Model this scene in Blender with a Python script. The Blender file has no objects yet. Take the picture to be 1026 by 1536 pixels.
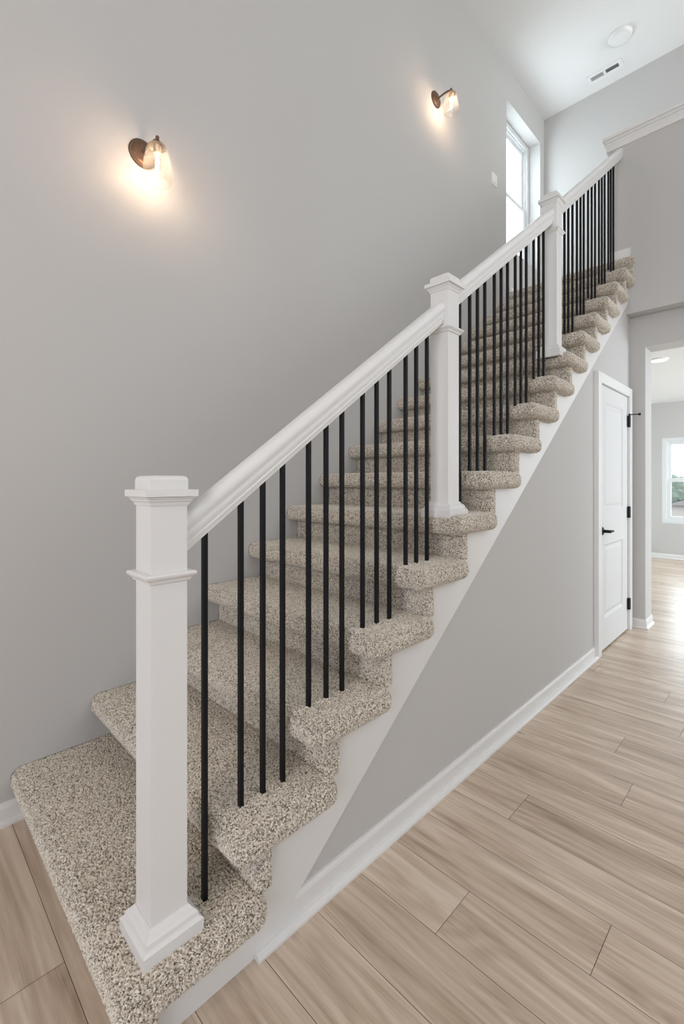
import bpy, bmesh, math, random
import numpy as np
from mathutils import Vector, Matrix

random.seed(4)
RNG = np.random.default_rng(7)
S = bpy.context.scene
C = S.collection

# ------------------------------------------------------------------ camera
cd = bpy.data.cameras.new('camera')
cd.sensor_fit = 'AUTO'
cd.sensor_width = 36.0
cd.lens = 685.2 / 1536 * 36.0
cd.shift_y = -(768 - 722.7) / 1536
cd.clip_start = 0.02
cam = bpy.data.objects.new('camera', cd)
cam.location = (0, 0, 1.30)
cam.rotation_euler = (math.radians(90), 0, 0.78215 - math.pi / 2)
C.objects.link(cam)
S.camera = cam

# ------------------------------------------------------------------ world, lights, exposure
S.view_settings.view_transform = 'Standard'
S.view_settings.look = 'None'
S.view_settings.gamma = 1.0
S.view_settings.use_curve_mapping = False
S.view_settings.exposure = -0.10
try:
    S.cycles.use_denoising = True
    S.cycles.max_bounces = 10
    S.cycles.diffuse_bounces = 6
    S.cycles.transparent_max_bounces = 12
    S.cycles.sample_clamp_indirect = 4.0
except Exception:
    pass
W = bpy.data.worlds.new('sky')
S.world = W
W.use_nodes = True
bgn = W.node_tree.nodes['Background']
bgn.inputs[0].default_value = (0.84, 0.93, 1.0, 1)
bgn.inputs[1].default_value = 8.0


def area(name, loc, target, sx, sy, power, col):
    ld = bpy.data.lights.new(name, 'AREA')
    ld.shape = 'RECTANGLE'
    ld.size, ld.size_y = sx, sy
    ld.energy = power
    ld.color = col
    o = bpy.data.objects.new(name, ld)
    o.location = loc
    o.rotation_euler = (Vector(target) - Vector(loc)).to_track_quat('-Z', 'Y').to_euler()
    C.objects.link(o)
    return o


# daylight through the entry glazing behind the camera, then three added fill lights
area('entry_window_light', (-3.9, -0.7, 1.9), (3, 0.7, 1.9), 3.4, 3.4, 128, (0.78, 0.86, 1.0))
area('hall_side_fill', (2.3, -2.3, 3.0), (2.7, 2, 2.3), 4.4, 3.6, 70, (0.95, 0.97, 1.0))  # added soft fill from the hall's right side, no window there
area('upper_hall_fill', (5.15, -2.3, 4.5), (5.25, 2, 4.4), 0.7, 1.6, 54, (0.92, 0.98, 1.0))  # added fill to lift the back wall and high ceiling
area('far_room_fill', (7.3, -2.6, 1.35), (7.3, 1.5, 0.9), 2.6, 2.3, 178, (0.80, 0.91, 1.0))  # added out-of-view fill that brightens the far room

# added warm fill behind the camera, for the lower left wall and floor
ld = bpy.data.lights.new('entry_warm_fill', 'POINT')
ld.energy = 30
ld.color = (1.0, 0.74, 0.50)
ld.shadow_soft_size = 0.22
lo = bpy.data.objects.new('entry_warm_fill', ld)
lo.location = (-1.3, 0.55, 2.15)
C.objects.link(lo)

# ------------------------------------------------------------------ materials
def new_mat(name):
    m = bpy.data.materials.new(name)
    m.use_nodes = True
    nt = m.node_tree
    b = nt.nodes['Principled BSDF']
    return m, nt, b


def N(nt, typ, **kw):
    n = nt.nodes.new(typ)
    for k, v in kw.items():
        setattr(n, k, v)
    return n


def bump(nt, b, height_socket, strength, dist):
    bp = N(nt, 'ShaderNodeBump')
    bp.inputs['Strength'].default_value = strength
    bp.inputs['Distance'].default_value = dist
    nt.links.new(height_socket, bp.inputs['Height'])
    nt.links.new(bp.outputs[0], b.inputs['Normal'])


def paint(name, col, rough, tex=260, st=0.06, spec=0.4):
    m, nt, b = new_mat(name)
    b.inputs['Base Color'].default_value = (*col, 1)
    b.inputs['Roughness'].default_value = rough
    b.inputs['Specular IOR Level'].default_value = spec
    tc = N(nt, 'ShaderNodeTexCoord')
    no = N(nt, 'ShaderNodeTexNoise')
    no.inputs['Scale'].default_value = tex
    no.inputs['Detail'].default_value = 3
    nt.links.new(tc.outputs['Object'], no.inputs['Vector'])
    bump(nt, b, no.outputs['Fac'], st, 0.002)
    return m


M_WALL = paint('greige wall paint', (0.560, 0.550, 0.534), 0.85, 300, 0.10, 0.2)
M_CEIL = paint('white ceiling paint', (0.80, 0.80, 0.79), 0.9, 220, 0.12, 0.2)
M_TRIM = paint('white semi gloss trim paint', (0.78, 0.775, 0.76), 0.34, 90, 0.02, 0.5)
M_DOOR = paint('white door paint', (0.70, 0.70, 0.69), 0.55, 140, 0.03, 0.2)
M_VINYL = paint('white vinyl', (0.74, 0.76, 0.765), 0.35, 60, 0.01, 0.5)
M_PLASTIC = paint('white plastic', (0.82, 0.82, 0.81), 0.4, 60, 0.01, 0.5)
M_BLACK = paint('satin black metal', (0.006, 0.006, 0.008), 0.45, 400, 0.04, 0.25)


def bronze():
    m, nt, b = new_mat('brushed bronze')
    b.inputs['Metallic'].default_value = 0.7
    b.inputs['Roughness'].default_value = 0.45
    tc = N(nt, 'ShaderNodeTexCoord')
    no = N(nt, 'ShaderNodeTexNoise')
    no.inputs['Scale'].default_value = 60
    cr = N(nt, 'ShaderNodeValToRGB')
    cr.color_ramp.elements[0].color = (0.13, 0.078, 0.050, 1)
    cr.color_ramp.elements[1].color = (0.20, 0.125, 0.082, 1)
    nt.links.new(tc.outputs['Object'], no.inputs['Vector'])
    nt.links.new(no.outputs['Fac'], cr.inputs[0])
    nt.links.new(cr.outputs[0], b.inputs['Base Color'])
    return m


M_BRONZE = bronze()


def emit(name, col, st):
    m = bpy.data.materials.new(name)
    m.use_nodes = True
    nt = m.node_tree
    for n in list(nt.nodes):
        nt.nodes.remove(n)
    o = N(nt, 'ShaderNodeOutputMaterial')
    e = N(nt, 'ShaderNodeEmission')
    e.inputs[0].default_value = (*col, 1)
    e.inputs[1].default_value = st
    nt.links.new(e.outputs[0], o.inputs[0])
    return m


def thin_glass(name, tint, blend, seeds):
    m = bpy.data.materials.new(name)
    m.use_nodes = True
    nt = m.node_tree
    for n in list(nt.nodes):
        nt.nodes.remove(n)
    o = N(nt, 'ShaderNodeOutputMaterial')
    t = N(nt, 'ShaderNodeBsdfTransparent')
    t.inputs[0].default_value = (*tint, 1)
    g = N(nt, 'ShaderNodeBsdfGlossy')
    g.inputs['Roughness'].default_value = 0.06
    lw = N(nt, 'ShaderNodeLayerWeight')
    lw.inputs[0].default_value = blend
    mx = N(nt, 'ShaderNodeMixShader')
    nt.links.new(t.outputs[0], mx.inputs[1])
    nt.links.new(g.outputs[0], mx.inputs[2])
    if seeds:
        tc = N(nt, 'ShaderNodeTexCoord')
        v = N(nt, 'ShaderNodeTexVoronoi')
        v.inputs['Scale'].default_value = 95
        nt.links.new(tc.outputs['Object'], v.inputs['Vector'])
        cr = N(nt, 'ShaderNodeValToRGB')
        cr.color_ramp.elements[0].position = 0.12
        cr.color_ramp.elements[0].color = (0.22, 0.22, 0.22, 1)
        cr.color_ramp.elements[1].position = 0.3
        cr.color_ramp.elements[1].color = (0, 0, 0, 1)
        nt.links.new(v.outputs['Distance'], cr.inputs[0])
        ad = N(nt, 'ShaderNodeMath', operation='ADD', use_clamp=True)
        p3 = N(nt, 'ShaderNodeMath', operation='POWER')
        p3.inputs[1].default_value = 3.0
        nt.links.new(lw.outputs['Facing'], p3.inputs[0])
        nt.links.new(p3.outputs[0], ad.inputs[0])
        nt.links.new(cr.outputs[0], ad.inputs[1])
        nt.links.new(ad.outputs[0], mx.inputs[0])
        bp = N(nt, 'ShaderNodeBump')
        bp.inputs['Strength'].default_value = 0.5
        bp.inputs['Distance'].default_value = 0.004
        nt.links.new(v.outputs['Distance'], bp.inputs['Height'])
        nt.links.new(bp.outputs[0], g.inputs['Normal'])
    else:
        pw = N(nt, 'ShaderNodeMath', operation='POWER')
        pw.inputs[1].default_value = 4.0
        nt.links.new(lw.outputs['Facing'], pw.inputs[0])
        ml = N(nt, 'ShaderNodeMath', operation='MULTIPLY_ADD')
        ml.inputs[1].default_value = 0.5
        ml.inputs[2].default_value = 0.03
        nt.links.new(pw.outputs[0], ml.inputs[0])
        nt.links.new(ml.outputs[0], mx.inputs[0])
    if seeds:
        tl = N(nt, 'ShaderNodeBsdfTranslucent')
        tl.inputs[0].default_value = (0.9, 0.88, 0.85, 1)
        m2 = N(nt, 'ShaderNodeMixShader')
        sc = N(nt, 'ShaderNodeMath', operation='MULTIPLY_ADD')
        sc.inputs[1].default_value = 0.9
        sc.inputs[2].default_value = 0.05
        nt.links.new(cr.outputs[0], sc.inputs[0])
        nt.links.new(sc.outputs[0], m2.inputs[0])
        nt.links.new(mx.outputs[0], m2.inputs[1])
        nt.links.new(tl.outputs[0], m2.inputs[2])
        mx = m2
    nt.links.new(mx.outputs[0], o.inputs[0])
    return m


M_SEED = thin_glass('clear seeded glass', (0.97, 0.95, 0.92), 0.22, True)
M_PANE = thin_glass('window glass', (0.97, 0.985, 0.985), 0.25, False)
M_BULB = emit('lit filament', (1.0, 0.72, 0.50), 270)
M_LAMP = emit('lit diffuser', (1.0, 0.93, 0.80), 3.0)


def carpet():
    m, nt, b = new_mat('flecked beige frieze carpet')
    at = N(nt, 'ShaderNodeAttribute', attribute_name='tuft')
    tc = N(nt, 'ShaderNodeTexCoord')
    vo = N(nt, 'ShaderNodeTexVoronoi')
    vo.inputs['Scale'].default_value = 260
    no = N(nt, 'ShaderNodeTexNoise')
    no.inputs['Scale'].default_value = 95
    no.inputs['Detail'].default_value = 2
    nt.links.new(tc.outputs['Object'], vo.inputs['Vector'])
    nt.links.new(tc.outputs['Object'], no.inputs['Vector'])
    sep = N(nt, 'ShaderNodeSeparateColor')
    nt.links.new(vo.outputs['Color'], sep.inputs[0])
    # mix the tuft value (mesh) with a finer yarn cell value
    m1 = N(nt, 'ShaderNodeMath', operation='MULTIPLY')
    m1.inputs[1].default_value = 0.62
    nt.links.new(at.outputs['Fac'], m1.inputs[0])
    m2 = N(nt, 'ShaderNodeMath', operation='MULTIPLY_ADD')
    m2.inputs[1].default_value = 0.38
    nt.links.new(sep.outputs[0], m2.inputs[0])
    nt.links.new(m1.outputs[0], m2.inputs[2])
    cr = N(nt, 'ShaderNodeValToRGB')
    e = cr.color_ramp.elements
    e[0].position = 0.13
    e[0].color = (0.07, 0.05, 0.033, 1)
    e[1].position = 0.74
    e[1].color = (0.92, 0.855, 0.745, 1)
    x = e.new(0.34)
    x.color = (0.325, 0.268, 0.205, 1)
    x = e.new(0.49)
    x.color = (0.70, 0.625, 0.525, 1)
    nt.links.new(m2.outputs[0], cr.inputs[0])
    nt.links.new(cr.outputs[0], b.inputs['Base Color'])
    b.inputs['Roughness'].default_value = 1.0
    b.inputs['Specular IOR Level'].default_value = 0.05
    try:
        b.inputs['Sheen Weight'].default_value = 0.15
        b.inputs['Sheen Roughness'].default_value = 0.6
    except KeyError:
        pass
    bump(nt, b, m2.outputs[0], 0.9, 0.006)
    return m


M_CARPET = carpet()


def oak():
    m, nt, b = new_mat('light oak plank')
    tc = N(nt, 'ShaderNodeTexCoord')
    at = N(nt, 'ShaderNodeAttribute', attribute_name='plank')
    sh = N(nt, 'ShaderNodeVectorMath', operation='SCALE')
    co = N(nt, 'ShaderNodeCombineXYZ')
    for i, k in enumerate((7.3, 31.7, 13.1)):
        mm = N(nt, 'ShaderNodeMath', operation='MULTIPLY')
        mm.inputs[1].default_value = k
        nt.links.new(at.outputs['Fac'], mm.inputs[0])
        nt.links.new(mm.outputs[0], co.inputs[i])
    ad = N(nt, 'ShaderNodeVectorMath', operation='ADD')
    nt.links.new(tc.outputs['Object'], ad.inputs[0])
    nt.links.new(co.outputs[0], ad.inputs[1])

    def noise(sx, sy, scale, detail, dist=0.0, rough=0.55):
        mp = N(nt, 'ShaderNodeMapping')
        mp.inputs['Scale'].default_value = (sx, sy, 1)
        nt.links.new(ad.outputs[0], mp.inputs['Vector'])
        n = N(nt, 'ShaderNodeTexNoise')
        n.inputs['Scale'].default_value = scale
        n.inputs['Detail'].default_value = detail
        n.inputs['Roughness'].default_value = rough
        n.inputs['Distortion'].default_value = dist
        nt.links.new(mp.outputs[0], n.inputs['Vector'])
        return n
    broad = noise(9.0, 0.9, 1.6, 4, 0.6)
    fine = noise(85, 2.4, 1.0, 4)
    # knots: sparse cells in stretched plank space
    mpk = N(nt, 'ShaderNodeMapping')
    mpk.inputs['Scale'].default_value = (2.9, 0.85, 1)
    nt.links.new(ad.outputs[0], mpk.inputs['Vector'])
    vk = N(nt, 'ShaderNodeTexVoronoi', voronoi_dimensions='2D')
    vk.inputs['Scale'].default_value = 0.9
    nt.links.new(mpk.outputs[0], vk.inputs['Vector'])
    kn = N(nt, 'ShaderNodeMapRange', interpolation_type='SMOOTHSTEP')
    kn.inputs['From Min'].default_value = 0.0
    kn.inputs['From Max'].default_value = 0.24
    kn.inputs['To Min'].default_value = 0.20
    kn.inputs['To Max'].default_value = 0.0
    nt.links.new(vk.outputs['Distance'], kn.inputs[0])
    # cathedral figure: rings of a slow stretched noise, bent round the knots
    fig = noise(5.5, 0.62, 1.0, 1.5, 0.3)
    fk = N(nt, 'ShaderNodeMath', operation='ADD')
    nt.links.new(fig.outputs['Fac'], fk.inputs[0])
    nt.links.new(kn.outputs[0], fk.inputs[1])
    fm = N(nt, 'ShaderNodeMath', operation='MULTIPLY')
    fm.inputs[1].default_value = 105.0
    nt.links.new(fk.outputs[0], fm.inputs[0])
    ping = N(nt, 'ShaderNodeMath', operation='SINE')
    nt.links.new(fm.outputs[0], ping.inputs[0])
    pore = noise(420, 9.0, 1.0, 2)
    pr = N(nt, 'ShaderNodeMapRange')
    pr.inputs['From Min'].default_value = 0.30
    pr.inputs['From Max'].default_value = 0.46
    pr.inputs['To Min'].default_value = -0.09
    pr.inputs['To Max'].default_value = 0.0
    nt.links.new(pore.outputs['Fac'], pr.inputs[0])
    # combine
    v1 = N(nt, 'ShaderNodeMath', operation='MULTIPLY_ADD')
    v1.inputs[1].default_value = 0.36
    nt.links.new(fine.outputs['Fac'], v1.inputs[0])
    nt.links.new(broad.outputs['Fac'], v1.inputs[2])
    v2 = N(nt, 'ShaderNodeMath', operation='MULTIPLY_ADD')
    v2.inputs[1].default_value = 0.05
    nt.links.new(ping.outputs[0], v2.inputs[0])
    nt.links.new(v1.outputs[0], v2.inputs[2])
    v3 = N(nt, 'ShaderNodeMath', operation='MULTIPLY_ADD')
    v3.inputs[1].default_value = 0.10
    nt.links.new(at.outputs['Fac'], v3.inputs[0])
    v2b = N(nt, 'ShaderNodeMath', operation='ADD')
    nt.links.new(v2.outputs[0], v2b.inputs[0])
    nt.links.new(pr.outputs[0], v2b.inputs[1])
    nt.links.new(v2b.outputs[0], v3.inputs[2])
    cr = N(nt, 'ShaderNodeValToRGB')
    e = cr.color_ramp.elements
    e[0].position = 0.36
    e[0].color = (0.25, 0.18, 0.125, 1)
    e[1].position = 0.92
    e[1].color = (0.72, 0.60, 0.485, 1)
    x = e.new(0.56)
    x.color = (0.46, 0.35, 0.26, 1)
    x = e.new(0.74)
    x.color = (0.59, 0.47, 0.365, 1)
    nt.links.new(v3.outputs[0], cr.inputs[0])
    kr = N(nt, 'ShaderNodeValToRGB')
    kr.color_ramp.elements[0].position = 0.008
    kr.color_ramp.elements[0].color = (0.28, 0.22, 0.18, 1)
    kr.color_ramp.elements[1].position = 0.036
    kr.color_ramp.elements[1].color = (1, 1, 1, 1)
    nt.links.new(vk.outputs['Distance'], kr.inputs[0])
    mul = N(nt, 'ShaderNodeMix', data_type='RGBA', blend_type='MULTIPLY')
    ks = N(nt, 'ShaderNodeSeparateColor')
    nt.links.new(vk.outputs['Color'], ks.inputs[0])
    kt = N(nt, 'ShaderNodeMapRange')
    kt.inputs['From Min'].default_value = 0.25
    kt.inputs['From Max'].default_value = 0.75
    kt.inputs['To Min'].default_value = 0.0
    kt.inputs['To Max'].default_value = 0.75
    nt.links.new(ks.outputs[0], kt.inputs[0])
    nt.links.new(kt.outputs[0], mul.inputs[0])
    nt.links.new(cr.outputs[0], mul.inputs[6])
    nt.links.new(kr.outputs[0], mul.inputs[7])
    nt.links.new(mul.outputs[2], b.inputs['Base Color'])
    b.inputs['Roughness'].default_value = 0.31
    b.inputs['Specular IOR Level'].default_value = 0.68
    bump(nt, b, fine.outputs['Fac'], 0.12, 0.001)
    return m


M_OAK = oak()
M_GAP = paint('dark plank joint', (0.06, 0.045, 0.035), 0.9)


def leafy(name, c0, c1, sc):
    m, nt, b = new_mat(name)
    tc = N(nt, 'ShaderNodeTexCoord')
    no = N(nt, 'ShaderNodeTexNoise')
    no.inputs['Scale'].default_value = sc
    cr = N(nt, 'ShaderNodeValToRGB')
    cr.color_ramp.elements[0].color = (*c0, 1)
    cr.color_ramp.elements[1].color = (*c1, 1)
    nt.links.new(tc.outputs['Object'], no.inputs['Vector'])
    nt.links.new(no.outputs['Fac'], cr.inputs[0])
    nt.links.new(cr.outputs[0], b.inputs['Base Color'])
    b.inputs['Roughness'].default_value = 0.9
    return m


M_LEAF = leafy('tree foliage', (0.035, 0.048, 0.034), (0.085, 0.10, 0.08), 6)
M_LAWN = leafy('dry lawn', (0.13, 0.14, 0.10), (0.20, 0.195, 0.16), 2)
M_BARK = leafy('tree bark', (0.12, 0.09, 0.06), (0.22, 0.17, 0.12), 9)
M_SIDING = paint('pale house siding', (0.20, 0.175, 0.165), 0.8)
M_ROOF = paint('brown roof shingles', (0.11, 0.10, 0.10), 0.9, 30, 0.3)
M_DARK = paint('dark vent shade', (0.05, 0.055, 0.06), 0.8)

# ------------------------------------------------------------------ mesh helpers
def link(name, me, mat, parent=None, smooth=False):
    o = bpy.data.objects.new(name, me)
    C.objects.link(o)
    for mt in (mat if isinstance(mat, (list, tuple)) else [mat]):
        me.materials.append(mt)
    if smooth:
        me.polygons.foreach_set('use_smooth', [True] * len(me.polygons))
    if parent is not None:
        o.parent = parent
    return o


def obj(name, bm, mat, parent=None, smooth=False, bevel=0.0, seg=2, autos=None):
    if bevel > 0:
        bmesh.ops.bevel(bm, geom=[e for e in bm.edges if e.is_manifold and e.calc_face_angle(0) > 0.5],
                        offset=bevel, segments=seg, affect='EDGES', profile=0.5, clamp_overlap=True)
    bmesh.ops.recalc_face_normals(bm, faces=bm.faces)
    me = bpy.data.meshes.new(name)
    bm.to_mesh(me)
    bm.free()
    o = link(name, me, mat, parent, smooth)
    if autos is not None:
        me.polygons.foreach_set('use_smooth', [True] * len(me.polygons))
        try:
            me.set_sharp_from_angle(angle=math.radians(autos))
        except Exception:
            pass
    return o


def box(bm, x0, x1, y0, y1, z0, z1):
    vs = [bm.verts.new((x, y, z)) for x in (x0, x1) for y in (y0, y1) for z in (z0, z1)]
    for f in ((0, 1, 3, 2), (4, 6, 7, 5), (0, 4, 5, 1), (2, 3, 7, 6), (0, 2, 6, 4), (1, 5, 7, 3)):
        bm.faces.new([vs[i] for i in f])
    return vs


def BM():
    return bmesh.new()


def prism(bm, poly, axis, a, b):
    """poly: 2-D outline. axis 'Y': (x,z) extruded y a..b; 'X': (y,z); 'Z': (x,y)."""
    def P(p, t):
        return {'Y': (p[0], t, p[1]), 'X': (t, p[0], p[1]), 'Z': (p[0], p[1], t)}[axis]
    va = [bm.verts.new(P(p, a)) for p in poly]
    vb = [bm.verts.new(P(p, b)) for p in poly]
    n = len(poly)
    for i in range(n):
        bm.faces.new((va[i], va[(i + 1) % n], vb[(i + 1) % n], vb[i]))
    bm.faces.new(va)
    bm.faces.new(vb)


def lathe(bm, prof, seg=40, origin=(0, 0, 0), axis='Z', cap=True):
    """prof: list of (r, h)."""
    rings = []
    for r, h in prof:
        ring = []
        for i in range(seg):
            a = 2 * math.pi * i / seg
            p = (r * math.cos(a), r * math.sin(a), h)
            if axis == 'Y':
                p = (p[0], p[2], p[1])
            elif axis == 'X':
                p = (p[2], p[0], p[1])
            ring.append(bm.verts.new((p[0] + origin[0], p[1] + origin[1], p[2] + origin[2])))
        rings.append(ring)
    for a, b in zip(rings, rings[1:]):
        for i in range(seg):
            bm.faces.new((a[i], a[(i + 1) % seg], b[(i + 1) % seg], b[i]))
    if cap:
        bm.faces.new(rings[0])
        bm.faces.new(rings[-1])


def tube(bm, pts, rad, seg=14):
    pts = [Vector(p) for p in pts]
    rads = rad if isinstance(rad, (list, tuple)) else [rad] * len(pts)
    rings = []
    up = Vector((0.31, 0.17, 0.93)).normalized()
    for i, p in enumerate(pts):
        t = (pts[min(i + 1, len(pts) - 1)] - pts[max(i - 1, 0)]).normalized()
        u = t.cross(up).normalized()
        v = t.cross(u).normalized()
        rings.append([bm.verts.new(p + rads[i] * (math.cos(2 * math.pi * k / seg) * u + math.sin(2 * math.pi * k / seg) * v)) for k in range(seg)])
    for a, b in zip(rings, rings[1:]):
        for i in range(seg):
            bm.faces.new((a[i], a[(i + 1) % seg], b[(i + 1) % seg], b[i]))
    bm.faces.new(rings[0])
    bm.faces.new(rings[-1])


def square_stack(bm, prof, cx, cy):
    """Rings of squares: prof = list of (half width, z)."""
    rings = []
    for h, z in prof:
        rings.append([bm.verts.new((cx + sx * h, cy + sy * h, z)) for sx, sy in ((-1, -1), (1, -1), (1, 1), (-1, 1))])
    for a, b in zip(rings, rings[1:]):
        for i in range(4):
            bm.faces.new((a[i], a[(i + 1) % 4], b[(i + 1) % 4], b[i]))
    bm.faces.new(rings[0])
    bm.faces.new(rings[-1])


def struct(o):
    o['kind'] = 'structure'
    return o


def tag(o, label, cat, group=None, kind=None):
    o['label'] = label
    o['category'] = cat
    if group:
        o['group'] = group
    if kind:
        o['kind'] = kind
    return o


def empty(name, loc, label=None, cat=None, group=None):
    o = bpy.data.objects.new(name, None)
    o.empty_display_size = 0.05
    o.location = loc
    C.objects.link(o)
    if label:
        tag(o, label, cat, group)
    return o


# ------------------------------------------------------------------ room dimensions
YW = 2.135          # left (stair) wall face
YS = 1.047          # stair side: face of the white skirt board
XK = 4.612          # face of the upper hall's knee wall
XN = 4.75           # face of the wall with the cased opening
XB = 5.575          # back wall of the landing
ZC = 5.62           # high ceiling
FX = 9.35           # far room's window wall
FZ = 2.645          # far room's ceiling
LAND = 3.272        # upper floor


def tread_z(k):
    return 0.002 + 0.1925 * k


def riser_x(k):
    return 0.7096 + 0.2643 * (k - 2)


# ------------------------------------------------------------------ floor: individual planks over a dark bed
def plank_floor():
    w = 0.1932
    x_org = 0.7345
    joint = {-3: 1.405, -2: 0.9, 0: 0.35, 1: 0.40, 2: 0.735, 3: 0.384, 4: 0.05, 5: 0.786, 6: -0.14, 7: 0.498, 8: -0.15, 9: 0.617, 10: -0.10, 11: 0.42, 12: -0.2, 13: 0.55}
    L = 1.22
    verts, faces, val = [], [], []
    g = 0.0007
    i0, i1 = int((-4.2 - x_org) / w) - 1, int((FX + 0.1 - x_org) / w) + 1
    for i in range(i0, i1):
        xa, xb = x_org + i * w, x_org + (i + 1) * w
        j = joint.get(i, random.uniform(-0.6, 0.6))
        y = j - 4 * L
        while y < 2.2:
            ya, yb = max(y, -3.2), min(y + L, 2.2)
            if yb > ya:
                n = len(verts)
                verts += [(xa + g, ya + g, 0), (xb - g, ya + g, 0), (xb - g, yb - g, 0), (xa + g, yb - g, 0)]
                faces.append((n, n + 1, n + 2, n + 3))
                val.append(random.random())
            y += L
    n = len(verts)
    verts += [(-4.2, -3.2, -0.003), (FX + 0.2, -3.2, -0.003), (FX + 0.2, 2.2, -0.003), (-4.2, 2.2, -0.003)]
    faces.append((n, n + 1, n + 2, n + 3))
    me = bpy.data.meshes.new('floor')
    me.from_pydata(verts, [], faces)
    o = link('floor', me, [M_OAK, M_GAP])
    at = me.attributes.new('plank', 'FLOAT', 'FACE')
    at.data.foreach_set('value', val + [0.0])
    me.polygons[len(faces) - 1].material_index = 1
    return struct(o)


plank_floor()

# ------------------------------------------------------------------ walls and ceilings
WX0, WX1, WZ0, WZ1 = 4.575, 5.457, 3.76, 5.287      # landing window opening
bm = BM()
YO = YW + 0.16
box(bm, -4.2, WX0, YW, YO, 0, ZC)
box(bm, WX0, WX1, YW, YO, 0, WZ0)
box(bm, WX0, WX1, YW, YO, WZ1, ZC)
box(bm, WX1, XB + 0.12, YW, YO, 0, ZC)
struct(obj('wall_left', bm, M_WALL))

bm = BM()
box(bm, XB, XB + 0.12, -2.6, YW, LAND, ZC)
struct(obj('wall_back', bm, M_WALL))

bm = BM()
box(bm, -4.2, XB + 0.12, -2.6, YO, ZC, ZC + 0.1)
struct(obj('ceiling', bm, M_CEIL))

# knee wall of the upper hall (its face drops to the soffit)
bm = BM()
box(bm, XK, XK + 0.12, -2.6, 1.20, 2.772, 4.30)
struct(obj('wall_knee', bm, M_WALL))
# floor deck of the upper hall and soffit
bm = BM()
box(bm, XK + 0.12, XB + 0.1, -2.6, 1.19, 2.80, LAND - 0.012)
box(bm, XK + 0.14, XB + 0.1, 1.19, YW, 3.0, LAND - 0.012)
struct(obj('ceiling_soffit', bm, M_WALL))

# wall with the cased opening into the far room
OY1, OY0, OZ = 0.943, -0.75, 2.492
bm = BM()
box(bm, XN, 4.985, OY1, 2.1, 0, 2.79)
box(bm, XN, 4.985, OY0, OY1, OZ, 2.79)
box(bm, XN, 4.985, -2.6, OY0, 0, 2.79)
struct(obj('wall_opening', bm, M_WALL))

# right and entry walls (behind the camera's field of view)
bm = BM()
box(bm, -4.3, XN, -2.72, -2.6, 0, ZC)
box(bm, XN, XB + 0.1, -2.72, -2.6, LAND, ZC)
struct(obj('wall_right', bm, M_WALL))
bm = BM()
box(bm, -4.3, -4.2, -2.72, YO, 0, ZC)
struct(obj('wall_front', bm, M_WALL))

# drywall below the stair, with the closet door's opening
DX0, DX1, DZ = 3.785, 4.615, 2.05
YD = 1.058
low = lambda x: 0.742 * x - 0.563
bm = BM()
prism(bm, [(0.80, 0.0), (DX0, 0.0), (DX0, DZ), (DX1, DZ), (DX1, 0), (XN, 0), (XN, 2.79), (XK, 2.79), (XK, low(XK) + 0.12), (0.80, low(0.80) + 0.12)], 'Y', YD, YD + 0.10)
struct(obj('wall_under_stair', bm, M_WALL))

# far room
bm = BM()
FWY0, FWY1, FWZ0, FWZ1 = 0.45, 1.612, 0.60, 2.045
box(bm, FX, FX + 0.14, FWY1, 2.2, 0, FZ)
box(bm, FX, FX + 0.14, FWY0, FWY1, 0, FWZ0)
box(bm, FX, FX + 0.14, FWY0, FWY1, FWZ1, FZ)
box(bm, FX, FX + 0.14, -3.2, FWY0, 0, FZ)
struct(obj('wall_far', bm, M_WALL))
bm = BM()
box(bm, 4.985, FX, 2.05, 2.17, 0, FZ)
box(bm, 4.985, FX, -3.2, -3.08, 0, FZ)
struct(obj('wall_far_side', bm, M_WALL))
bm = BM()
box(bm, 4.80, FX + 0.14, -3.2, 2.2, FZ, FZ + 0.1)
struct(obj('ceiling_far', bm, M_CEIL))

# ------------------------------------------------------------------ baseboards
def base_prof(s=1.0):
    return [(0, 0), (0.0245, 0), (0.0245, 0.009), (0.021, 0.016), (0.0115, 0.020), (0.0115, 0.064), (0.009, 0.072), (0.006, 0.0775), (0.006, 0.084), (0, 0.084)]


def baseboard(name, p0, p1, out, mat=M_TRIM):
    """Straight run from p0 to p1 on the wall line; out = direction away from the wall."""
    bm = BM()
    p0, p1, out = Vector(p0), Vector(p1), Vector(out)
    ra = [bm.verts.new(p0 + out * d + Vector((0, 0, z))) for d, z in base_prof()]
    rb = [bm.verts.new(p1 + out * d + Vector((0, 0, z))) for d, z in base_prof()]
    n = len(ra)
    for i in range(n):
        bm.faces.new((ra[i], ra[(i + 1) % n], rb[(i + 1) % n], rb[i]))
    bm.faces.new(ra)
    bm.faces.new(rb)
    return struct(obj(name, bm, mat))


baseboard('baseboard_left', (-4.2, YW, 0), (0.40, YW, 0), (0, -1, 0))
bm = BM()      # under the stair: shoe runs on past the point where the board dies into the skirt
prism(bm, [(YD, 0), (YS + 0.0004, 0), (YS + 0.0004, 0.066), (YS + 0.003, 0.074), (YS + 0.006, 0.078), (YS + 0.006, 0.083), (YD, 0.083)], 'X', 0.82, 3.712)
prism(bm, [(YS + 0.004, 0), (YS - 0.022, 0), (YS - 0.022, 0.008), (YS - 0.018, 0.015), (YS - 0.010, 0.019), (YS + 0.004, 0.020)], 'X', 0.715, 3.712)
struct(obj('baseboard_stair', bm, M_TRIM))
bm = BM()      # wraps the outer corner with a mitre
rings = []
for f in (lambda d: (XN - d, 1.050), lambda d: (XN - d, OY1 - d), lambda d: (4.985, OY1 - d)):
    rings.append([bm.verts.new((*f(d), z)) for d, z in base_prof()])
n = len(rings[0])
for a, b in zip(rings, rings[1:]):
    for q in range(n):
        bm.faces.new((a[q], a[(q + 1) % n], b[(q + 1) % n], b[q]))
bm.faces.new(rings[0])
bm.faces.new(rings[-1])
struct(obj('baseboard_opening', bm, M_TRIM))
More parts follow.
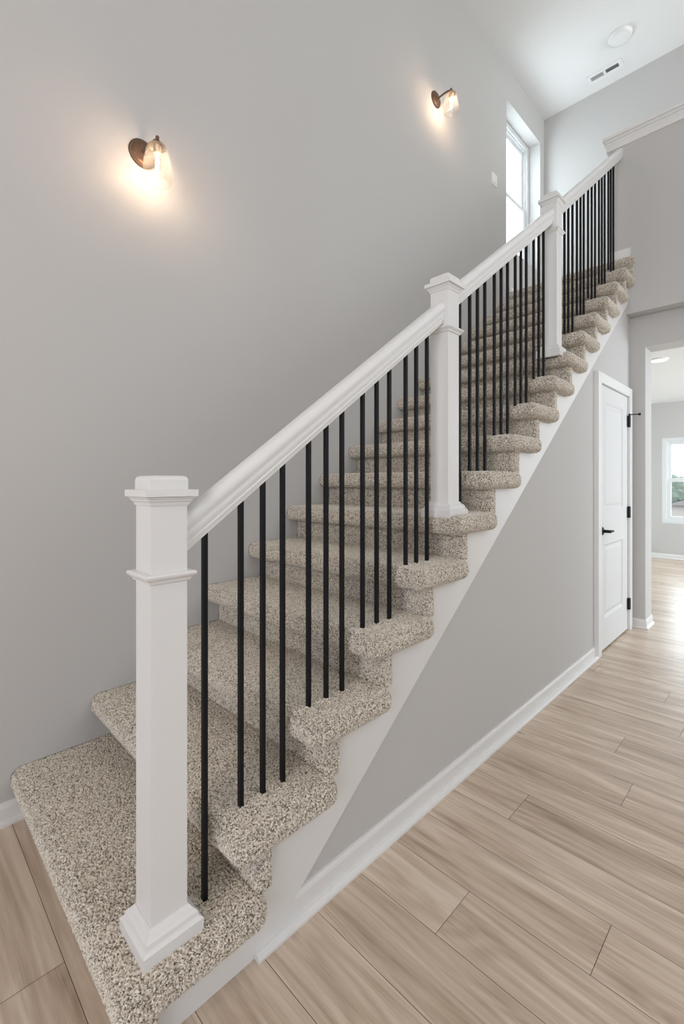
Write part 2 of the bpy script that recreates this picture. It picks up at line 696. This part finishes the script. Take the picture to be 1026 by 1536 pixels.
baseboard('baseboard_far', (FX, -3.0, 0), (FX, 2.05, 0), (-1, 0, 0))
baseboard('baseboard_landing_left', (4.66, YW, LAND), (XB, YW, LAND), (0, -1, 0))
baseboard('baseboard_landing_back', (XB, 1.2, LAND), (XB, YW, LAND), (-1, 0, 0))
bm = BM()
box(bm, XK - 0.014, XK, 1.026, 1.20, LAND - 0.03, LAND + 0.075)
struct(obj('baseboard_knee', bm, M_TRIM, bevel=0.003))

# knee wall cap with bed moulding
bm = BM()
capz = 4.325
prism(bm, [(XK - 0.012, capz - 0.062), (XK - 0.028, capz - 0.03), (XK - 0.034, capz - 0.022), (XK - 0.034, capz - 0.004), (XK - 0.046, capz), (XK - 0.046, capz + 0.022),
           (XK + 0.166, capz + 0.022), (XK + 0.166, capz), (XK + 0.154, capz - 0.022), (XK + 0.132, capz - 0.062)], 'Y', -2.6, 1.212)
o = obj('trim_cap', bm, M_TRIM, bevel=0.003)
struct(o)
bm = BM()
box(bm, XK - 0.060, XK + 0.18, -2.6, 1.232, capz + 0.020, capz + 0.045)
struct(obj('trim_shelf', bm, M_TRIM, bevel=0.005, seg=3))

# ------------------------------------------------------------------ closet door under the stair
YF = 1.047      # door leaf face
door = empty('door_1', (DX0, YF, 0.0))
struct(door)


def raised_panel_door():
    bm = BM()
    x0, x1, z0, z1 = 3.797, 4.604, 0.014, 2.040
    rects = [(3.925, 4.455, 1.082, 1.918), (3.925, 4.455, 0.245, 0.815)]
    xs = sorted({x0, x1, 3.925, 4.455})
    zs = sorted({z0, z1, 0.245, 0.815, 1.082, 1.918})
    for a, b in zip(xs, xs[1:]):
        for c, d in zip(zs, zs[1:]):
            if any(abs(a - r[0]) < 1e-6 and abs(b - r[1]) < 1e-6 and abs(c - r[2]) < 1e-6 and abs(d - r[3]) < 1e-6 for r in rects):
                continue
            bm.faces.new([bm.verts.new(p) for p in ((a, YF, c), (b, YF, c), (b, YF, d), (a, YF, d))])
    for r in rects:
        prof = [(0, 0), (0.006, 0.004), (0.016, 0.010), (0.026, 0.011), (0.046, 0.004), (0.056, 0.003)]
        prev = None
        for ins, dep in prof:
            ring = [bm.verts.new(p) for p in ((r[0] + ins, YF + dep, r[2] + ins), (r[1] - ins, YF + dep, r[2] + ins), (r[1] - ins, YF + dep, r[3] - ins), (r[0] + ins, YF + dep, r[3] - ins))]
            if prev:
                for i in range(4):
                    bm.faces.new((prev[i], prev[(i + 1) % 4], ring[(i + 1) % 4], ring[i]))
            prev = ring
        bm.faces.new(prev)
    # edges and back
    yb = YF + 0.035
    for a, b in (((x0, z0), (x1, z0)), ((x1, z0), (x1, z1)), ((x1, z1), (x0, z1)), ((x0, z1), (x0, z0))):
        bm.faces.new([bm.verts.new(p) for p in ((a[0], YF, a[1]), (b[0], YF, b[1]), (b[0], yb, b[1]), (a[0], yb, a[1]))])
    bm.faces.new([bm.verts.new(p) for p in ((x0, yb, z0), (x1, yb, z0), (x1, yb, z1), (x0, yb, z1))])
    bmesh.ops.remove_doubles(bm, verts=bm.verts, dist=1e-5)
    o = obj('door_leaf', bm, M_DOOR)
    o.parent = door
    o.matrix_parent_inverse = Matrix.Translation(door.location).inverted()
    return o


def child(o, parent):
    o.parent = parent
    if parent.parent is None:
        o.matrix_parent_inverse = Matrix.Translation(-Vector(parent.location))
    return o


raised_panel_door()
# casing and jamb
bm = BM()
yc = 1.028
box(bm, 3.712, 3.790, yc, YD, 0, 2.118)
box(bm, 4.610, 4.688, yc, YD, 0, 2.118)
box(bm, 3.790, 4.610, yc, YD, 2.044, 2.118)
box(bm, DX0 - 0.002, 3.795, YD, YD + 0.09, 0, 2.05)
box(bm, 4.606, DX1 + 0.002, YD, YD + 0.09, 0, 2.05)
struct(obj('trim_1', bm, M_TRIM, bevel=0.004))
bm = BM()
box(bm, 3.70, 4.70, YD + 0.095, YD + 0.12, 0, 2.2)
struct(obj('wall_closet', bm, M_WALL))
# lever handle
bm = BM()
lathe(bm, [(0.031, 0.0), (0.031, -0.006), (0.027, -0.011), (0.013, -0.014), (0.0115, -0.05), (0.0115, -0.062)], 28, (3.857, YF, 0.925), 'Y')
tube(bm, [(3.852, YF - 0.056, 0.925), (3.875, YF - 0.057, 0.925), (3.91, YF - 0.056, 0.924), (3.945, YF - 0.054, 0.922), (3.968, YF - 0.052, 0.921)], [0.010, 0.0105, 0.0095, 0.0085, 0.006], 12)
child(obj('door_handle', bm, M_BLACK, autos=40), door)
for zc in (1.828, 1.035, 0.234):
    bm = BM()
    lathe(bm, [(0.0075, -0.05), (0.0085, -0.048), (0.0085, 0.048), (0.0075, 0.05)], 14, (4.609, YF - 0.014, zc))
    box(bm, 4.588, 4.625, YF - 0.021, YF - 0.0005, zc - 0.048, zc + 0.048)
    h = child(obj('hinge', bm, M_BLACK, autos=40), door)
    if zc > 1.5:
        bm = BM()
        tube(bm, [(4.609, YF - 0.014, 1.884), (4.612, YF - 0.022, 1.887), (4.625, YF - 0.055, 1.888), (4.638, YF - 0.09, 1.888)], 0.0045, 10)
        tube(bm, [(4.634, YF - 0.076, 1.888), (4.640, YF - 0.092, 1.888)], [0.010, 0.010], 12)
        tube(bm, [(4.609, YF - 0.014, 1.87), (4.609, YF - 0.014, 1.895)], 0.007, 10)
        s = obj('door_stop', bm, M_BLACK, autos=40)
        child(s, h)

# ------------------------------------------------------------------ windows
def sash_window(name, plane, a0, a1, z0, z1, zm, off, depth_dir):
    """plane 'Y' -> window in a wall of constant y (a = x); 'X' -> constant x (a = y)."""
    root = empty(name, {'Y': (a0, off, z0), 'X': (off, a0, z0)}[plane])
    struct(root)

    def bb(bm, p0, p1, d0, d1, q0, q1):
        d0, d1 = off + depth_dir * d0, off + depth_dir * d1
        if plane == 'Y':
            box(bm, p0, p1, min(d0, d1), max(d0, d1), q0, q1)
        else:
            box(bm, min(d0, d1), max(d0, d1), p0, p1, q0, q1)

    def ring(bm, p0, p1, q0, q1, t, d0, d1, tb=None):
        tb = tb or t
        bb(bm, p0, p0 + t, d0, d1, q0, q1)
        bb(bm, p1 - t, p1, d0, d1, q0, q1)
        bb(bm, p0 + t, p1 - t, d0, d1, q1 - t, q1)
        bb(bm, p0 + t, p1 - t, d0, d1, q0, q0 + tb)
    f = 0.055
    bm = BM()
    ring(bm, a0, a1, z0, z1, f, 0.0, 0.07)
    ring(bm, a0 + f, a1 - f, z0 + f, z1 - f, 0.02, 0.018, 0.07)
    fr = child(obj('window_frame', bm, M_VINYL, bevel=0.003), root)
    g = f + 0.016
    for nm, q0, q1, d0 in (('upper_sash', zm - 0.015, z1 - g, 0.040), ('lower_sash', z0 + g, zm + 0.018, 0.016)):
        bm = BM()
        ring(bm, a0 + g, a1 - g, q0, q1, 0.048, d0, d0 + 0.024)
        s = child(obj(nm, bm, M_VINYL, bevel=0.004), root)
        bm = BM()
        bb(bm, a0 + g + 0.04, a1 - g - 0.04, d0 + 0.010, d0 + 0.014, q0 + 0.04, q1 - 0.04)
        child(obj('pane', bm, M_PANE), s)
    return root


sash_window('window_1', 'Y', WX0, WX1, WZ0, WZ1, 4.512, YW + 0.135, 1)
sash_window('window_2', 'X', FWY0, FWY1, FWZ0, FWZ1, 1.330, FX + 0.02, 1)

# ------------------------------------------------------------------ carpeted stair
def rbox_mesh(x0, x1, y0, y1, z0, z1, r, d, amp, faces, fx=1.0):
    """Rounded box as a fine grid whose points are scattered like carpet pile."""
    V, F = [], []
    n0 = 0
    lo, hi = np.array([x0, y0, z0]), np.array([x1, y1, z1])

    def grid(ax, side):
        nonlocal n0
        u, v = [a for a in range(3) if a != ax]
        nu = max(2, int(round((hi[u] - lo[u]) / d)) + 1)
        nv = max(2, int(round((hi[v] - lo[v]) / d)) + 1)
        U, Vv = np.meshgrid(np.linspace(lo[u], hi[u], nu), np.linspace(lo[v], hi[v], nv), indexing='ij')
        P = np.zeros((nu * nv, 3))
        P[:, u] = U.ravel()
        P[:, v] = Vv.ravel()
        P[:, ax] = hi[ax] if side > 0 else lo[ax]
        i = np.arange(nu * nv).reshape(nu, nv)
        q = np.stack([i[:-1, :-1], i[1:, :-1], i[1:, 1:], i[:-1, 1:]], -1).reshape(-1, 4)
        flip = (side > 0) == (ax == 1)
        if flip:
            q = q[:, ::-1]
        V.append(P)
        F.append(q + n0)
        n0 += len(P)
    for ax, side in faces:
        grid(ax, side)
    P = np.concatenate(V)
    Q = np.concatenate(F)
    inner = np.clip(P, lo + r, hi - r)
    dv = P - inner
    ln = np.linalg.norm(dv, axis=1, keepdims=True)
    nrm = dv / np.maximum(ln, 1e-9)
    P = np.where(ln > 1e-6, inner + nrm * r, P)
    key = np.round(P / (d * 0.18)).astype(np.int64)
    _, first, inv = np.unique(key, axis=0, return_index=True, return_inverse=True)
    inv = inv.ravel()
    P, nrm = P[first], nrm[first]
    Q = inv[Q]
    ok = np.array([True] * len(Q))
    n = len(P)
    rnd = RNG.random(n)
    jit = (RNG.random((n, 3)) - 0.5) * d * 0.75
    jit -= nrm * (jit * nrm).sum(1, keepdims=True)
    P = P + jit + nrm * ((rnd - 0.5) * 2 * amp)[:, None]
    tuft = np.clip(0.72 * rnd + 0.28 * RNG.random(n), 0, 1)
    return P, Q, tuft


def carpet_obj(name, parts, parent):
    Ps, Qs, Ts = [], [], []
    n = 0
    for P, Q, T in parts:
        Ps.append(P)
        Qs.append(Q + n)
        Ts.append(T)
        n += len(P)
    P, Q, T = np.concatenate(Ps), np.concatenate(Qs), np.concatenate(Ts)
    me = bpy.data.meshes.new(name)
    me.vertices.add(len(P))
    me.vertices.foreach_set('co', P.ravel().astype(np.float32))
    me.loops.add(Q.size)
    me.loops.foreach_set('vertex_index', Q.ravel().astype(np.int32))
    me.polygons.add(len(Q))
    me.polygons.foreach_set('loop_start', np.arange(0, Q.size, 4, dtype=np.int32))
    me.update(calc_edges=True)
    a = me.attributes.new('tuft', 'FLOAT', 'POINT')
    a.data.foreach_set('value', T.astype(np.float32))
    me.validate()
    o = link(name, me, M_CARPET, None, True)
    return child(o, parent)


stair = empty('staircase', (0.40, 1.6, 0),
              'straight staircase in flecked beige carpet with white side skirt, rising along the left wall', 'staircase')
NSTEP = 17
YC0 = 0.992          # outer edge of the carpet wrapped over the tread ends
for k in range(1, NSTEP + 1):
    d = 0.0026 if k <= 6 else 0.0030
    amp = 0.0034 if k <= 6 else 0.0030
    xr = riser_x(k)
    z1 = tread_z(k)
    zb = tread_z(k - 1) - 0.01 if k > 1 else 0.0
    nose = xr - 0.080
    back = riser_x(k + 1) + 0.022
    th = 0.082
    if k == 1:
        xr, nose = 0.392, 0.348
    if k == NSTEP:
        xr, nose, back, z1 = 4.600, 4.575, XB, LAND
    y1 = YW - 0.001
    faces = [(0, -1), (2, 1), (1, -1), (2, -1)]
    if k < NSTEP:
        parts = [rbox_mesh(nose, back, YC0, y1 + 0.04, z1 - th, z1, 0.034, d, amp, faces + [(0, 1)])]
    else:
        parts = [rbox_mesh(nose, XK + 0.1, YC0, y1 + 0.04, z1 - th, z1, 0.036, d, amp, faces),
                 rbox_mesh(XK + 0.02, XB, 1.19, y1 + 0.04, z1 - 0.06, z1, 0.010, 0.02, amp, [(2, 1)])]
    for P, Q, T in parts:
        P[:, 1] = np.minimum(P[:, 1], y1)
    tr = carpet_obj('carpet_tread', parts, stair)
    yr = 1.022 if k > 1 else 1.016
    if k == NSTEP:
        yr = 1.004
    P, Q, T = rbox_mesh(xr, xr + 0.05, yr, y1 + 0.04, zb, z1 - 0.05, 0.012, d, amp, [(0, -1), (1, -1)])
    P[:, 1] = np.minimum(P[:, 1], y1)
    carpet_obj('carpet_riser', [(P, Q, T)], stair)

# white skirt board with notches behind the carpet
pts = [(0.415, 0.0), (0.415, 0.13)]
for k in range(2, NSTEP):
    x = riser_x(k) + 0.006
    pts += [(x, tread_z(k - 1) - 0.05), (x, tread_z(k) - 0.05)]
pts += [(XK, tread_z(NSTEP - 1) - 0.05), (XK, low(XK)), (0.90, low(0.90)), (0.822, 0.046), (0.822, 0.0)]
bm = BM()
prism(bm, pts, 'Y', YS, YS + 0.03)
child(obj('skirt_board', bm, M_TRIM), stair)

# ------------------------------------------------------------------ newel posts
HW = 0.0445
NY = 1.1115


def newel(cx, zb, ztop, label, base_h=0.060):
    root = empty('newel_post', (cx, NY, zb), label, 'newel post', 'white box newel posts')
    bm = BM()
    square_stack(bm, [(HW, zb - 0.02), (HW, ztop - 0.06)], cx, NY)
    child(obj('shaft', bm, M_TRIM, bevel=0.002), root)
    bm = BM()
    square_stack(bm, [(HW + 0.029, zb - 0.02), (HW + 0.029, zb + base_h * 0.42), (HW + 0.024, zb + base_h * 0.50), (HW + 0.021, zb + base_h * 0.53),
                      (HW + 0.019, zb + base_h * 0.70), (HW + 0.014, zb + base_h * 0.80), (HW + 0.009, zb + base_h * 0.86), (HW + 0.003, zb + base_h), (HW - 0.001, zb + base_h)], cx, NY)
    child(obj('base_moulding', bm, M_TRIM, bevel=0.0015), root)
    za = ztop - 0.243
    bm = BM()
    square_stack(bm, [(HW - 0.001, za - 0.016), (HW + 0.006, za - 0.012), (HW + 0.0075, za - 0.007), (HW + 0.0125, za - 0.002), (HW + 0.0165, za + 0.001),
                      (HW + 0.0178, za + 0.006), (HW + 0.015, za + 0.010), (HW - 0.001, za + 0.0115)], cx, NY)
    child(obj('astragal', bm, M_TRIM, bevel=0.0012), root)
    bm = BM()
    zs = ztop - 0.0505
    square_stack(bm, [(HW - 0.001, zs - 0.022), (HW + 0.003, zs - 0.021), (HW + 0.005, zs - 0.014), (HW + 0.009, zs - 0.010), (HW + 0.0095, zs - 0.007), (HW + 0.0135, zs - 0.004), (HW + 0.0135, zs - 0.001)], cx, NY)
    child(obj('cap_moulding', bm, M_TRIM, bevel=0.0012), root)
    bm = BM()
    square_stack(bm, [(HW + 0.0200, zs), (HW + 0.0200, zs + 0.0165)], cx, NY)
    child(obj('cap_slab', bm, M_TRIM, bevel=0.0015), root)
    bm = BM()
    square_stack(bm, [(HW + 0.002, zs + 0.012), (HW + 0.002, ztop - 0.010), (HW - 0.001, ztop - 0.003), (HW - 0.008, ztop)], cx, NY)
    child(obj('cap_top', bm, M_TRIM, bevel=0.003, seg=3), root)
    return root


newel(0.4865, tread_z(1) + 0.004, 1.315, 'white square newel post on the lowest carpeted step, tallest of the three')
newel(1.7690, tread_z(6) - 0.005, 2.210, 'white square newel post halfway up, between the two lower banister runs')
newel(3.0330, tread_z(11) - 0.010, 3.138, 'white square newel post nearest the landing window')

# ------------------------------------------------------------------ handrails
RAILS = [
    (0.531, 1.7245, 0.735, 0.726, 'white sloping handrail from the lowest newel post to the middle one'),
    (1.8135, 2.9885, 0.7285, 0.757, 'white sloping handrail between the middle and upper newel posts'),
    (3.0775, XK, 0.7535, 0.685, 'white sloping handrail from the upper newel post to the knee wall'),
]


def rail_bottom(i, x):
    x0, x1, m, c, _ = RAILS[i]
    return m * x + c


def handrail(i):
    x0, x1, m, c, label = RAILS[i]
    half = [(0.020, 0.0), (0.020, 0.012), (0.0245, 0.0135), (0.0255, 0.019), (0.0240, 0.023), (0.0260, 0.030), (0.0275, 0.037), (0.0270, 0.043), (0.0262, 0.048), (0.0275, 0.054), (0.0298, 0.060), (0.0306, 0.068), (0.0300, 0.077), (0.0270, 0.087), (0.0205, 0.0945), (0.012, 0.098), (0.004, 0.099)]
    prof = [(-y, z) for y, z in half] + [(y, z) for y, z in reversed(half)]
    bm = BM()
    ra = [bm.verts.new((x0, NY + y, m * x0 + c + z)) for y, z in prof]
    rb = [bm.verts.new((x1, NY + y, m * x1 + c + z)) for y, z in prof]
    n = len(prof)
    for j in range(n):
        bm.faces.new((ra[j], ra[(j + 1) % n], rb[(j + 1) % n], rb[j]))
    bm.faces.new(ra)
    bm.faces.new(rb)
    o = obj('handrail', bm, M_TRIM, autos=28)
    # origin at the rail's lower end
    o.data.transform(Matrix.Translation((-x0, -NY, -(m * x0 + c))))
    o.location = (x0, NY, m * x0 + c)
    tag(o, label, 'handrail', 'white handrail runs')


for i in range(3):
    handrail(i)

# ------------------------------------------------------------------ balusters
BX = [(1, 0, [0.602]), (2, 0, [0.713, 0.788, 0.861]), (3, 0, [0.966, 1.043, 1.118]), (4, 0, [1.224, 1.302, 1.377]), (5, 0, [1.481, 1.553, 1.630]),
      (6, 1, [1.895]), (7, 1, [1.989, 2.064, 2.139]), (8, 1, [2.242, 2.319, 2.395]), (9, 1, [2.491, 2.565, 2.638]), (10, 1, [2.743, 2.820, 2.893]),
      (12, 2, [3.256, 3.330, 3.412]), (13, 2, [3.504, 3.581, 3.652]), (14, 2, [3.751, 3.837, 3.920]), (15, 2, [4.021, 4.097, 4.172]), (16, 2, [4.276, 4.348, 4.424])]
ORD = ['first', 'second', 'third', 'fourth', 'fifth', 'sixth', 'seventh', 'eighth', 'ninth', 'tenth', 'eleventh', 'twelfth', 'thirteenth', 'fourteenth', 'fifteenth', 'sixteenth']
POS = ['lowest', 'middle', 'uppermost']
RUN = ['black balusters of the lower banister run', 'black balusters of the middle banister run', 'black balusters of the upper banister run']
for k, ri, xs in BX:
    for j, x in enumerate(xs):
        zb = tread_z(k) - 0.012
        zt = rail_bottom(ri, x) + 0.010
        bm = BM()
        h = 0.0064
        m = RAILS[ri][2]
        vb = [bm.verts.new((sx * h, sy * h, 0)) for sx, sy in ((-1, -1), (1, -1), (1, 1), (-1, 1))]
        vt = [bm.verts.new((sx * h, sy * h, zt - zb + m * sx * h)) for sx, sy in ((-1, -1), (1, -1), (1, 1), (-1, 1))]
        for q in range(4):
            bm.faces.new((vb[q], vb[(q + 1) % 4], vt[(q + 1) % 4], vt[q]))
        bm.faces.new(vb)
        bm.faces.new(vt)
        o = obj('baluster', bm, M_BLACK, bevel=0.0012, seg=2)
        o.location = (x, NY, zb)
        if len(xs) == 3:
            lab = '%s of the three black square balusters on the %s step up' % (POS[j], ORD[k - 1])
        elif k == 1:
            lab = 'single black square baluster on the first step, behind the lowest newel post'
        else:
            lab = 'single black square baluster just behind the middle newel post'
        tag(o, lab, 'baluster', RUN[ri])

# ------------------------------------------------------------------ wall sconces
def sconce(x, z, label):
    root = empty('wall_sconce', (x, YW, z), label, 'wall light', 'bronze wall sconces with glass shades')
    bm = BM()
    lathe(bm, [(0.064, 0.0), (0.064, -0.006), (0.060, -0.010), (0.054, -0.011), (0.050, -0.016), (0.040, -0.019), (0.014, -0.022), (0.012, -0.027)], 48, (x, YW, z), 'Y')
    child(obj('back_plate', bm, M_BRONZE, autos=35), root)
    ax, ay = x + 0.006, YW - 0.145
    zt = z - 0.022
    bm = BM()
    pts = []
    for t in np.linspace(0, 1, 12):
        a = t * math.pi / 2
        pts.append((x + 0.006 * t, YW - 0.02 - 0.125 * math.sin(a) * 0.98, z - 0.004 + 0.012 * math.sin(math.pi * t) - 0.008 * t))
    tube(bm, pts, 0.0065, 12)
    child(obj('arm', bm, M_BRONZE, autos=40), root)
    bm = BM()
    lathe(bm, [(0.003, 0.034), (0.0075, 0.031), (0.0085, 0.026), (0.006, 0.021), (0.0085, 0.017), (0.011, 0.008), (0.012, 0.001), (0.020, -0.002), (0.032, -0.008), (0.037, -0.015), (0.036, -0.017), (0.018, -0.012), (0.017, -0.045), (0.0145, -0.047)], 32, (ax, ay, zt))
    so = child(obj('socket_cap', bm, M_BRONZE, autos=35), root)
    # shade: clear seeded glass bell, open at the foot
    bm = BM()
    prof = [(0.024, -0.010), (0.036, -0.013), (0.042, -0.021), (0.046, -0.037), (0.051, -0.064), (0.057, -0.096), (0.0615, -0.124), (0.063, -0.139), (0.062, -0.154), (0.057, -0.167), (0.049, -0.175)]
    lathe(bm, prof, 48, (ax, ay, zt), cap=False)
    child(obj('glass_shade', bm, M_SEED, smooth=True), root)
    bm = BM()
    lathe(bm, [(0.010, -0.045), (0.0125, -0.055), (0.0125, -0.062), (0.0165, -0.074), (0.0185, -0.095), (0.0185, -0.115), (0.015, -0.135), (0.003, -0.146)], 24, (ax, ay, zt))
    bu = child(obj('bulb', bm, M_PANE, smooth=True), root)
    bm = BM()
    lathe(bm, [(0.003, -0.060), (0.0062, -0.066), (0.0062, -0.128), (0.003, -0.134)], 16, (ax, ay, zt))
    child(obj('filament', bm, M_BULB, smooth=True), bu)


sconce(0.846, 2.808, 'bronze wall sconce with lit glass shade on the stair wall above the lowest newel post')
sconce(3.258, 4.492, 'bronze wall sconce with lit glass shade high up, next to the landing window')

# ------------------------------------------------------------------ light switch on the stair wall
sw = empty('light_switch', (4.300, YW, 4.310), 'white two-gang light switch plate on the wall left of the landing window', 'light switch')
bm = BM()
box(bm, 4.242, 4.358, YW - 0.006, YW, 4.253, 4.370)
child(obj('wall_plate', bm, M_PLASTIC, bevel=0.003), sw)
for xc in (4.277, 4.323):
    bm = BM()
    prism(bm, [(YW - 0.005, 4.278), (YW - 0.010, 4.278), (YW - 0.0065, 4.312), (YW - 0.0065, 4.345), (YW - 0.005, 4.345)], 'X', xc - 0.016, xc + 0.016)
    child(obj('rocker', bm, M_PLASTIC), sw)

# ------------------------------------------------------------------ ceiling fittings
cl = empty('ceiling_light', (5.033, 1.207, ZC), 'unlit round white flush light on the high ceiling above the landing', 'ceiling light')
bm = BM()
lathe(bm, [(0.102, 0.0), (0.102, -0.012), (0.094, -0.030), (0.086, -0.034)], 48, (5.033, 1.207, ZC), cap=False)
child(obj('trim_ring', bm, M_PLASTIC, autos=40), cl)
bm = BM()
lathe(bm, [(0.088, -0.032), (0.080, -0.039), (0.05, -0.043), (0.004, -0.044)], 48, (5.033, 1.207, ZC))
child(obj('diffuser', bm, M_PLASTIC, smooth=True), cl)

vt = empty('ceiling_vent', (5.366, 1.425, ZC), 'white rectangular air vent on the high ceiling in front of the back wall', 'air vent')
vx0, vx1, vy0, vy1 = 5.30, 5.432, 1.265, 1.590
bm = BM()
box(bm, vx0, 5.333, vy0, vy1, ZC - 0.010, ZC)
box(bm, 5.392, vx1, vy0, vy1, ZC - 0.010, ZC)
box(bm, 5.333, 5.392, vy0, 1.297, ZC - 0.010, ZC)
box(bm, 5.333, 5.392, 1.418, 1.440, ZC - 0.010, ZC)
box(bm, 5.333, 5.392, 1.560, vy1, ZC - 0.010, ZC)
child(obj('vent_frame', bm, M_PLASTIC, bevel=0.002), vt)
bm = BM()
box(bm, 5.333, 5.392, 1.297, 1.560, ZC - 0.0015, ZC - 0.0005)
child(obj('duct_shade', bm, M_DARK), vt)  # dark sheet against the ceiling, duct shade put into its colour
for ya, yb, sgn in ((1.297, 1.418, 1), (1.440, 1.560, -1)):
    for q in range(4):
        xc = 5.338 + q * 0.0145
        bm = BM()
        t = 0.0048 * sgn
        prism(bm, [(xc, ZC - 0.009), (xc + 0.0015, ZC - 0.009), (xc + 0.0065 + t, ZC - 0.002), (xc + 0.005 + t, ZC - 0.002)], 'Y', ya, yb)
        child(obj('slat', bm, M_PLASTIC), vt)

fl = empty('recessed_light', (6.02, 1.07, FZ), 'lit round ceiling light in the bright room beyond the opening', 'ceiling light')
bm = BM()
lathe(bm, [(0.095, 0.0), (0.092, -0.008), (0.078, -0.014)], 40, (6.02, 1.07, FZ), cap=False)
child(obj('trim_ring', bm, M_PLASTIC, autos=40), fl)
bm = BM()
lathe(bm, [(0.080, -0.013), (0.06, -0.016), (0.004, -0.017)], 40, (6.02, 1.07, FZ))
child(obj('diffuser', bm, M_LAMP, smooth=True), fl)

# ------------------------------------------------------------------ outside the far room's window
bm = BM()
box(bm, FX + 0.3, 60, -40, 40, -0.7, -0.6)
struct(obj('ground_outside', bm, M_LAWN))


def tree(x, y, h, r, label):
    root = empty('tree', (x, y, -0.6), label, 'tree', 'trees outside the far window')
    bm = BM()
    tube(bm, [(x, y, -0.6), (x + 0.05, y, -0.6 + h * 0.3), (x, y + 0.05, -0.6 + h * 0.6)], [0.16, 0.13, 0.06], 10)
    child(obj('trunk', bm, M_BARK, smooth=True), root)
    bm = BM()
    rr = random.Random(int(x * 10 + y * 7))
    for _ in range(26):
        a, b2 = rr.uniform(0, 6.28), rr.uniform(-0.9, 1)
        q = r * 0.62 * math.sqrt(max(0, 1 - b2 * b2))
        mm = bmesh.ops.create_icosphere(bm, subdivisions=2, radius=r * rr.uniform(0.28, 0.46))
        ce = Vector((x + q * math.cos(a), y + q * math.sin(a), -0.6 + h - r * 0.9 + b2 * r * 0.62))
        for v in mm['verts']:
            v.co = v.co * (1 + 0.22 * (rr.random() - 0.5)) + ce
    child(obj('crown', bm, M_LEAF), root)


tree(26.0, 4.6, 2.2, 1.3, 'green tree outside, leftmost in the far room window')
tree(28.5, 3.7, 2.1, 1.5, 'green tree outside, behind the pale house in the far room window')
hs = empty('house', (19.5, 1.8, -0.6), 'pale neighbouring house seen low through the far room window', 'house')
bm = BM()
box(bm, 18.0, 21.0, 0.8, 2.85, -0.6, 0.55)
child(obj('house_wall', bm, M_SIDING), hs)
bm = BM()
prism(bm, [(0.65, 0.55), (3.0, 0.55), (1.82, 0.95)], 'X', 17.85, 21.15)
child(obj('roof', bm, M_ROOF), hs)
